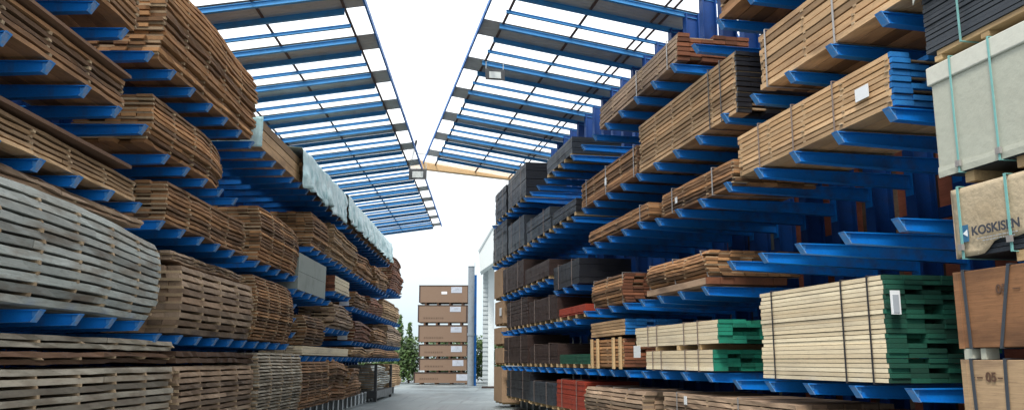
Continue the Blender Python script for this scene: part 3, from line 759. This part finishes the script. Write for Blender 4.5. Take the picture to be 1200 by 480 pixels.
rack('L', 'second blue rack bay on the left, carrying the wide brown stack', sub(gl, 10.9, 18.6), [(5.33, 10, 19, 0), (4.15, 10, 14.5, 0), (3.26, 10, 19, 0), (1.79, 10, 19, -.06)], TI)
rack('L', 'third blue rack bay on the left, carrying the grey-green panel pack', sub(gl, 18.6, 26.3), [(5.38, 18, 27, 0), (4.13, 20, 27, 0), (3.0, 18, 23, 0), (3.31, 23, 27, 0), (2.30, 22, 27, 0), (1.55, 18, 27, 0),
      (3.28, 18.6, 19.2, 0), (2.66, 18.6, 19.2, 0), (2.36, 18.6, 19.2, 0), (2.05, 18.6, 19.2, 0)], TI)
rack('L', 'farthest blue rack bay on the left, full of rough brown bundles', sub(gl, 26.3, 40), [(5.34, 26, 35.5, 0), (4.10, 26, 35.5, 0), (4.38, 35.5, 41, 0), (3.08, 26, 41, 0), (2.04, 26, 41, 0), (1.55, 26, 41, 0)], TI)
rack('R', 'nearest blue rack bay on the right with a level of empty arms', sub(gr, 2, 10.6), [(1.21, 6.5, 11, 0), (2.72, 6.5, 11, 0), (3.76, 6.5, 11, 0), (4.70, 6.5, 11, 0), (6.03, 2, 11, 0)], TI)
rack('R', 'middle blue rack bay on the right, carrying the banded brown bundles', sub(gr, 10.6, 17.4), [(1.28, 10, 18, 0), (2.46, 10, 18, 0), (3.70, 10, 13.2, 0), (3.78, 13.2, 18, 0), (4.62, 10, 18, 0), (6.0, 10, 18, 0)], TI)
rack('R', 'farthest blue rack bay on the right, full of black panel packs', sub(gr, 17.4, 28.6), [(1.28, 17, 27, 0), (2.34, 17, 27, 0), (3.08, 17, 20.3, 0), (3.43, 20.3, 27, 0), (4.58, 17, 29, 0), (5.98, 17, 29, 0)], TI)

# added plank walls for unseen stock behind the racks, tall to block sky light
def wall(side, l, s0, s1, hh, label):
    o = (s0, l, 0); b = MB(side, o); s = s0
    while s < s1:
        w = .431
        mi = random.choice((0, 0, 0, 1, 2, 4))
        b.box(s, s + w - .01, l + random.uniform(0, .015), l + .05, .0, hh, mi); s += w
    return tag(b.build('backing_wall', ['wallred', 'darkbrown', 'greypanel', 'dark', 'greybrown']), label, 'wall')
wall('L', 7.05, 3.0, 40, 7.2, 'added plank wall closing the back of the left rack against sky light')
wall('R', 7.68, 1.6, 29.2, 7.6, 'plank wall standing in for stock seen between the blue columns of the right rack')

# ------------------------------------------------------------------ canopies
def canopy(side, label, svals, l_edge0, l_edge1, h_edge, l_back, slope, purl, send, phase):
    s_a, s_b = svals[0] - .05, send
    o = (s_a, l_back, 0)
    e = empty('canopy_roof', side, o, label, 'roof', 'cantilever canopies over the racks')
    def le(s): return l_edge0 + (l_edge1 - l_edge0) * (s - svals[0]) / (svals[-1] - svals[0])
    def hz(l, s): return h_edge - slope * (l - le(s))
    # rafters
    for i, s in enumerate(svals):
        le_ = le(s) + .42
        b = MB(side, o)
        for (w, d0, d1) in (((.06, .0, .01), (.014, .01, .062), (.06, .062, .072)) if (i + phase) % 3 > 1 else ((.08, .0, .012), (.014, .012, .096), (.08, .096, .108))):
            b.hexa([(s - w / 2, le_, hz(le_, s) - .03 - d1), (s + w / 2, le_, hz(le_, s) - .03 - d1), (s + w / 2, l_back, hz(l_back, s) - .03 - d1), (s - w / 2, l_back, hz(l_back, s) - .03 - d1),
                    (s - w / 2, le_, hz(le_, s) - .03 - d0), (s + w / 2, le_, hz(le_, s) - .03 - d0), (s + w / 2, l_back, hz(l_back, s) - .03 - d0), (s - w / 2, l_back, hz(l_back, s) - .03 - d0)])
        b.build('rafter', 'blueroof', e)
    # purlins (lengthwise)
    for (dl, w) in purl:
        b = MB(side, o)
        A = [(s_a, le(s_a) + dl, hz(le(s_a) + dl, s_a)), (s_b, le(s_b) + dl, hz(le(s_b) + dl, s_b))]
        secs = [[(p[0], p[1] - w / 2, p[2] - .028), (p[0], p[1] + w / 2, p[2] - .028), (p[0], p[1] + w / 2, p[2] - .004), (p[0], p[1] - w / 2, p[2] - .004)] for p in A]
        b.beam(secs); b.build('purlin', 'purlin', e)
    b = MB(side, o)
    secs = [[(s, le(s) - .02, h_edge - .07), (s, le(s) + .02, h_edge - .07), (s, le(s) + .02, h_edge + .03), (s, le(s) - .02, h_edge + .03)] for s in (s_a, s_b)]
    b.beam(secs); b.build('edge_trim', 'blue', e)
    # sheets, one per gap
    ss = list(svals) + ([send] if send > svals[-1] + .3 else [])
    for i in range(len(ss) - 1):
        a, c = ss[i], ss[i + 1]
        grey = (i + phase) % 3 == 0 and i < len(svals) - 1
        b = MB(side, o)
        g0, g1 = (a - .06, c + .06) if grey else (a + .065 if (i + phase) % 3 == 1 else a + .003, c - .065 if (i + phase) % 3 == 2 else c - .003)
        N_ = 10 if not grey else 12
        # shallow corrugation running down the slope
        for q in range(N_):
            x0 = g0 + (g1 - g0) * q / N_; x1 = g0 + (g1 - g0) * (q + 1) / N_
            z0 = .012 * (q % 2); z1 = .012 * ((q + 1) % 2)
            l0 = le(x0) + .01; lb = l_back + .35
            b.hexa([(x0, l0, hz(l0, x0) + z0 + .002), (x1, l0, hz(l0, x1) + z1 + .002), (x1, lb, hz(lb, x1) + z1 + .002), (x0, lb, hz(lb, x0) + z0 + .002),
                    (x0, l0, hz(l0, x0) + z0 + .006), (x1, l0, hz(l0, x1) + z1 + .006), (x1, lb, hz(lb, x1) + z1 + .006), (x0, lb, hz(lb, x0) + z0 + .006)] )
        if grey: b.build('opaque_sheet', 'greysheet', e)
        else:
            # single skin so the light passes only one layer
            b2 = MB(side, o)
            for q in range(N_):
                x0 = g0 + (g1 - g0) * q / N_; x1 = g0 + (g1 - g0) * (q + 1) / N_
                z0 = .012 * (q % 2); z1 = .012 * ((q + 1) % 2)
                l0 = le(x0) + .01; lb = l_back + .35
                b2.quadv([(x0, l0, hz(l0, x0) + z0 + .003), (x1, l0, hz(l0, x1) + z1 + .003), (x1, lb, hz(lb, x1) + z1 + .003), (x0, lb, hz(lb, x0) + z0 + .003)], r=.5)
            b2.build('clear_sheet', 'sheet', e)
    return e
rl = [x for x in gl if x > 7.5]; rl += [rl[-1] + .768 * k for k in range(1, 6)]
rr_ = [x for x in gr if x > 7.5]; rr_ += [rr_[-1] + .862 * k for k in range(1, 5)]
canopy('L', 'canopy with blue rafters and clear sheets above the left rack', rl, 2.50, 2.86, 8.3, 6.9, .137, ((.42, .05), (2.0, .05), (3.6, .05)), rl[-1] + .08, 0)
canopy('R', 'canopy with blue rafters and clear sheets above the right rack', rr_, 3.0, 3.0, 9.40, 7.5, .137, ((.5, .06), (2.15, .06), (3.55, .05), (3.75, .05)), 34.3, 2)
# tan gutter beam at the far end of the right canopy
o = (34.2, 2.9, 9.1)
e = empty('gutter_beam', 'R', o, 'long tan beam closing the far end of the right canopy', 'beam')
b = MB('R', o)
b.hexa([(34.0, 2.45, 9.17), (34.3, 2.45, 9.17), (34.3, 9.5, 8.62), (34.0, 9.5, 8.62), (34.0, 2.45, 9.50), (34.3, 2.45, 9.50), (34.3, 9.5, 8.95), (34.0, 9.5, 8.95)])
b.build('beam', 'beamtan', e)
b = MB('R', o); b.bar((33.4, 2.7, 9.62), (33.4, 7.5, 9.1), .05, .05); b.build('tie_rod', 'greysheet', e)
b = MB('R', o); b.bar((34.1, 2.5, 9.3), (32.7, 2.6, 9.95), .08, .06); b.build('end_bracket', 'lampb', e)
for l in (2.85, 5.2, 7.4):
    b = MB('R', o); b.box(34.1, 34.16, l, l + .06, 9.45 - (l - 2.9) * .08, 9.58 - (l - 2.9) * .08); b.build('hanger', 'greysheet', e)
# support post of that beam, behind the black packs
b = MB('R', (34.15, 9.4, 0)); b.box(34.0, 34.3, 9.25, 9.5, 0, 8.6)
tag(b.build('beam_post', 'blue'), 'blue post carrying the outer end of the tan beam', 'post')

# floodlights
def flood(side, s, l, h, w, label):
    o = (s, l, h)
    e = empty('floodlight', side, o, label, 'floodlight', 'floodlights under the canopies')
    b = MB(side, o)
    b.hexa([(s, l - w * .5, h - w * .62), (s + .16, l - w * .42, h - w * .5), (s + .16, l + w * .42, h - w * .5), (s, l + w * .5, h - w * .62),
            (s + .05, l - w * .5, h), (s + .2, l - w * .42, h - .02), (s + .2, l + w * .42, h - .02), (s + .05, l + w * .5, h)])
    hs_ = b.build('housing', 'lampb', e)
    b = MB(side, o); b.hexa([(s - .012, l - w * .3, h - w * .52), (s - .004, l - w * .3, h - w * .52), (s - .004, l + w * .3, h - w * .52), (s - .012, l + w * .3, h - w * .52),
            (s + .026, l - w * .3, h - w * .15), (s + .034, l - w * .3, h - w * .15), (s + .034, l + w * .3, h - w * .15), (s + .026, l + w * .3, h - w * .15)])
    b.build('lens', 'lampg', hs_)
    for q in (-.46, .43):
        b = MB(side, o); b.box(s + .09, s + .12, l + w * q, l + w * q + .02, h - .1, h + .22); b.build('bracket', 'galv', e)
flood('R', 21.2, 3.72, 9.02, .52, 'grey floodlight hanging under the edge of the right canopy')
flood('L', 28.9, 2.75, 7.98, .62, 'small dark floodlight under the far part of the left canopy edge')

# ------------------------------------------------------------------ far end of the yard (world coordinates via side 'W')
SG['W'] = 1.0; ANG['W'] = 0.0
# side W: s -> +Y, l -> -X
Yb = 53.8
def px2(x, y, Y=Yb):
    p = math.radians(10.314930); xx = (x - 600) / 1000; z = (240 - y) / 1000
    c, s = math.cos(p), math.sin(p)
    t = Y / (c - z * s); return xx * t, 1.45 + (s + z * c) * t
BX = ((491.5, 549, 334, 354, 'uppermost kraft-faced box pack of the tall stack at the end of the aisle'),
      (490, 547.5, 357, 377, 'second kraft-faced box pack from the top of the tall aisle-end stack'),
      (490.5, 548, 380.5, 400, 'third kraft-faced box pack from the top of the tall aisle-end stack'),
      (491, 548, 403, 417, 'third kraft-faced box pack from the ground in the tall aisle-end stack'),
      (491, 548, 419.5, 433.5, 'second kraft-faced box pack from the ground in the tall aisle-end stack'),
      (485, 556, 436, 449.3, 'widest kraft-faced box pack at the bottom of the tall aisle-end stack'))
for i, (x0, x1, y0, y1, lb) in enumerate(BX):
    X0, Z1 = px2(x0, y0); X1, Z0 = px2(x1, y1)
    if i == 5: Z0 = .1
    X1 = min(X1, -2.45)
    o = (Yb, -X0, Z0)
    e = empty('box_pack', 'W', o, lb, 'box pack', 'kraft box packs at the end of the aisle')
    b = MB('W', o); b.box(Yb, Yb + 1.9, -X1, -X0, Z0, Z1 - .03); b.build('kraft_wrap', 'kraft', e)
    b = MB('W', o); b.box(Yb - .03, Yb + 1.93, -X1 - .02, -X0 + .02, Z1 - .03, Z1 + .01); b.build('edge_board', 'darkbrown', e)
    b = MB('W', o); b.box(Yb - .012, Yb, -X1 - .012, -X1 + .07, Z0, Z1 - .03); b.build('corner_guard', 'darkbrown', e)
    b = MB('W', o); b.box(Yb - .012, Yb, -X0 - .07, -X0 + .012, Z0, Z1 - .03); b.build('corner_guard', 'darkbrown', e)
    Zn = 0.0 if i == 5 else px2(x0, BX[i + 1][2])[1]
    for q in range(4):
        xx = X0 + .35 + (X1 - X0 - .8) * q / 3
        b = MB('W', o); b.box(Yb + .05, Yb + 1.85, -xx - .12, -xx, Zn + .012, Z0); b.build('bearer', 'dark', e)
    lw = .68; lx = X1 - .95 - random.uniform(-.1, .15)
    b = MB('W', o); b.box(Yb - .014, Yb - .004, -lx - lw, -lx, Z1 - .42 - random.uniform(0, .06), Z1 - .10); lp_ = b.build('paper_label', 'labeldull', e)
    b = MB('W', o)
    for q in range(3): b.box(Yb - .018, Yb - .0145, -lx - lw + .05, -lx - .06 - .1 * q, Z1 - .38 + q * .085, Z1 - .355 + q * .085)
    b.build('label_print', 'print', lp_)
    if i: 
        b = MB('W', o)
        x = X0 + .35
        while x < X0 + 1.5: w = random.uniform(.06, .14); b.box(Yb - .006, Yb - .002, -x - w, -x, Z0 + .2, Z0 + .3); x += w + .04
        b.build('faint_print', 'kraftprint', e)
    else:
        b = MB('W', o); b.box(Yb - .014, Yb - .004, -X0 - 1.75, -X0 - 1.4, Z0 + .52, Z0 + .68); b.build('paper_label', 'label', e)
# round duct
def tube(name, x, y, r, z0, z1, mat, label, cat, n=20):
    o = (y, -x, z0); b = MB('W', o)
    for i in range(n):
        a = 2 * math.pi * i / n
        for z in (z0, z1): b.v.append((y + r * math.sin(a), -x + r * math.cos(a), z)); b.r.append(.5)
    for i in range(n):
        a = 2 * i; c = 2 * ((i + 1) % n); b.f.append((a, c, c + 1, a + 1)); b.mi.append(0)
    b.f.append(tuple(2 * i + 1 for i in range(n))); b.mi.append(0); b.f.append(tuple(2 * i for i in reversed(range(n)))); b.mi.append(0)
    return b
Yd = 51.0
xd, _ = px2(551.8, 400, Yd); _, zt = px2(551, 312, Yd); _, zt2 = px2(551, 307, Yd)
e = empty('downpipe', 'W', (Yd, -xd, 0), 'tall grey round pipe with white collar beside the box stack', 'pipe')
tube('', xd, Yd, .19, 0, zt, 'galv', '', '').build('pipe', 'pipegrey', e).location.z = 0
tube('', xd, Yd, .24, zt, zt2, 'wrapw', '', '').build('collar', 'capw', e).location.z = zt
tube('', xd, Yd, .22, 2.9, 3.05, 'galv', '', '').build('joint_ring', 'pipegrey', e).location.z = 2.9
xb, _ = px2(556.8, 400, 51.4)
_, zb = px2(556, 322, 51.4)
b = MB('W', (51.4, -xb, 0)); b.box(51.3, 51.5, -xb - .07, -xb + .07, 0, zb); b.box(51.25, 51.55, -xb - .1, -xb + .1, 0, .03)
tag(b.build('blue_post', 'blue'), 'slim blue steel post right beside the grey round pipe', 'post')
# pale warehouse
Yw = 47.0
def W(x, y, Y=Yw): return px2(x, y, Y)
e = empty('warehouse', 'W', (Yw, -W(570, 400)[0], 0), 'pale metal-clad warehouse corner with sloping roof edge behind the right rack', 'building')
xo = -W(570, 400)[0]
o = (Yw, xo, 0)
x0 = W(565.5, 400)[0]; x1 = W(580, 400)[0]
ztop = W(570, 308)[1]
b = MB('W', o)
n = 26
for i in range(n): # corrugated narrow flank, horizontal ribs
    zz = .35 + (ztop - .35) * i / n; d = (ztop - .35) / n
    b.box(Yw, Yw + .2, -x0 - .30, -x0, zz + d * .5, zz + d * .94, 0); b.box(Yw + .04, Yw + .2, -x0 - .29, -x0 - .01, zz - d * .06, zz + d * .5, 0)
b.build('louvred_flank', 'cladd', e)
b = MB('W', o); b.box(Yw - .02, Yw + .3, -x1 + .05, -x0 - .302, .1, ztop); b.build('corner_panel', 'claddings', e)
# roof fascia panel
pa = W(561.2, 294.5, 45.0); pb = W(577, 268, 45.0); pc = W(580, 306, 45.0); pd = W(562.5, 318, 45.0); pe = W(590, 255, 45.0); pf = W(590, 303, 45.0)
b = MB('W', o)
def poly(pts, y0, y1, mi=0):
    n0 = len(b.v)
    for y in (y0, y1):
        for (x, z) in pts: b.v.append((y, -x, z)); b.r.append(.5)
    k = len(pts)
    b.f.append(tuple(range(n0, n0 + k))); b.mi.append(mi); b.f.append(tuple(reversed(range(n0 + k, n0 + 2 * k)))); b.mi.append(mi)
    for i in range(k): b.f.append((n0 + i, n0 + (i + 1) % k, n0 + k + (i + 1) % k, n0 + k + i)); b.mi.append(mi)
poly([pa, pb, pe, pf, pc, pd], 45.0, 46.9); b.build('roof_fascia', 'claddings', e)
b = MB('W', o)
poly([(pa[0] - .05, pa[1] + .03), (pb[0] - .03, pb[1] + .08), (pe[0], pe[1] + .08), (pe[0], pe[1] + .0), (pb[0] + .0, pb[1] - .01), (pa[0] + .0, pa[1] - .05)], 44.94, 44.999)
b.build('roof_trim', 'cladd', e)
b = MB('W', o); b.box(47.31, 56, -x1 - 5, -x1 - .6, 0, 6.2); b.build('rear_wall', 'cladd', e)
b = MB('W', o); b.box(Yw - .5, Yw + .6, -x1 - .05, -x0 + .02, 0, .09); b.build('plinth', 'darkbrown', e)

# ------------------------------------------------------------------ hedge / trees
def foliage(name, label, cx, cy, rx, ry, h, count, leaf, trunk_h=0, cat='tree', h0=.1, spiky=False):
    o = (cy, -cx, 0)
    e = empty(name, 'W', o, label, cat, 'trees and hedge beyond the yard')
    b = MB('W', o)
    rnd = random.Random(int(cx * 100) + 5)
    cl = [(rnd.uniform(-rx, rx) * .8, rnd.uniform(-ry, ry) * .8, h0 + (h - h0) * rnd.uniform(.1, .92), rnd.uniform(.3, .7), rnd.random()) for _ in range(max(8, count // 60))]
    for i in range(count):
        c = rnd.choice(cl)
        if spiky:
            z = h0 + (h - h0) * rnd.random() ** .8; w = (1 - (z - h0) / (h - h0)) * rx + .08
            p = (rnd.gauss(0, .5) * w, rnd.gauss(0, .5) * w, z)
        else:
            p = (c[0] + rnd.gauss(0, c[3] * .5), c[1] + rnd.gauss(0, c[3] * .5), min(h, max(h0, c[2] + rnd.gauss(0, c[3] * .5))))
        q = Vector((rnd.gauss(0, 1), rnd.gauss(0, 1), rnd.gauss(0, 1))).normalized(); w_ = q.orthogonal().normalized()
        s = leaf * rnd.uniform(.6, 1.4)
        C = Vector((cy + p[1], -cx - p[0], p[2]))
        b.quadv([tuple(C - q * s), tuple(C + w_ * s * .5), tuple(C + q * s), tuple(C - w_ * s * .5)], r=min(1, max(0, c[4] * .7 + rnd.random() * .3)))
    ob = b.build('crown', 'leaf', e)
    b = MB('W', o)
    for q in range(5 if not spiky else 1):
        dx = rnd.uniform(-rx, rx) * .4 if not spiky else 0
        b.beam([[(cy - .06, -cx - .06, 0), (cy + .06, -cx - .06, 0), (cy + .06, -cx + .06, 0), (cy - .06, -cx + .06, 0)],
                [(cy - .02, -cx + dx - .02, h * .85), (cy + .02, -cx + dx - .02, h * .85), (cy + .02, -cx + dx + .02, h * .85), (cy - .02, -cx + dx + .02, h * .85)]])
    b.build('trunk', 'trunk', e)
foliage('hedge_shrub', 'dense green hedge shrub between the left rack and the box stack', -7.6, 58, 1.5, 1.2, 3.0, 7000, .09, cat='shrub')
foliage('hedge_shrub', 'green shrub behind the far end of the left rack', -10.3, 58, 1.7, 1.2, 3.9, 6000, .09, cat='shrub')
foliage('hedge_shrub', 'green shrub behind the tall stack of boxes', -4.2, 59, 1.7, 1.0, 3.0, 5000, .09, cat='shrub')
foliage('hedge_shrub', 'green shrub seen between the grey pipe and the pale warehouse', -1.5, 59, 1.6, 1.0, 3.1, 5000, .09, cat='shrub')
foliage('young_conifer', 'slender young tree poking above the hedge left of the boxes', -7.35, 56.6, .5, .5, 4.35, 700, .13, spiky=True)
foliage('young_conifer', 'smaller young tree beside the slender one above the hedge', -6.75, 56.9, .4, .4, 3.9, 450, .13, spiky=True)

# ------------------------------------------------------------------ ground
me = D.meshes.new('ground')
me.from_pydata([(-400, -60, 0), (400, -60, 0), (400, 900, 0), (-400, 900, 0)], [], [(0, 1, 2, 3)])
me.materials.append(M['ground']); g = D.objects.new('ground', me); COL.objects.link(g); tag(g, kind='structure')

# ------------------------------------------------------------------ sky and sun
SUN_EL, SUN_AZ = 55, 200     # azimuth clockwise from +Y
w = D.worlds.new('World'); S.world = w; w.use_nodes = True
t = w.node_tree; t.nodes.clear()
out = t.nodes.new('ShaderNodeOutputWorld'); bg = t.nodes.new('ShaderNodeBackground')
sky = t.nodes.new('ShaderNodeTexSky'); sky.sky_type = 'NISHITA'; sky.sun_disc = False
sky.sun_elevation = R(SUN_EL); sky.sun_rotation = R(SUN_AZ); sky.dust_density = 3
tc = t.nodes.new('ShaderNodeTexCoord')
n1 = noisen(t, 1.3, (1, 1, 2.5), 6, tc.outputs['Generated'])
cloud = mixc(t, ramp(t, n1, .35, .7), (17, 18.5, 19.5), (26, 26.5, 27))
sx = t.nodes.new('ShaderNodeSeparateXYZ'); t.links.new(tc.outputs['Generated'], sx.inputs[0])
cloud = mixc(t, ramp(t, sx.outputs[2], .0, .3), mixc(t, ramp(t, n1, .4, .65), (8.6, 10.7, 11.6), (10.6, 12.2, 12.8)), cloud)
mixed = mixc(t, .9, sky.outputs[0], cloud)
t.links.new(mixed, bg.inputs[0]); bg.inputs[1].default_value = .055
t.links.new(bg.outputs[0], out.inputs[0])
sl = D.lights.new('sun', 'SUN'); sl.energy = 2.6; sl.angle = R(12); sl.color = (1, .95, .87)
so = D.objects.new('sun', sl); COL.objects.link(so)
az, el = R(SUN_AZ), R(SUN_EL)
dv = Vector((math.sin(az) * math.cos(el), math.cos(az) * math.cos(el), math.sin(el)))
so.rotation_euler = dv.to_track_quat('Z', 'Y').to_euler()

# ------------------------------------------------------------------ camera
cam = D.cameras.new('camera'); cam.sensor_width = 36; cam.lens = 30.0; cam.clip_end = 2000
co = D.objects.new('camera', cam); COL.objects.link(co)
co.location = (0, 0, 1.45); co.rotation_euler = (R(90 + 10.3149), 0, 0)
S.camera = co
S.render.resolution_x = 1024; S.render.resolution_y = 409
S.view_settings.view_transform = 'Standard'; S.view_settings.look = 'None'
S.view_settings.exposure = 0.6; S.view_settings.gamma = 1
S.cycles.max_bounces = 8; S.cycles.diffuse_bounces = 3; S.cycles.transparent_max_bounces = 16
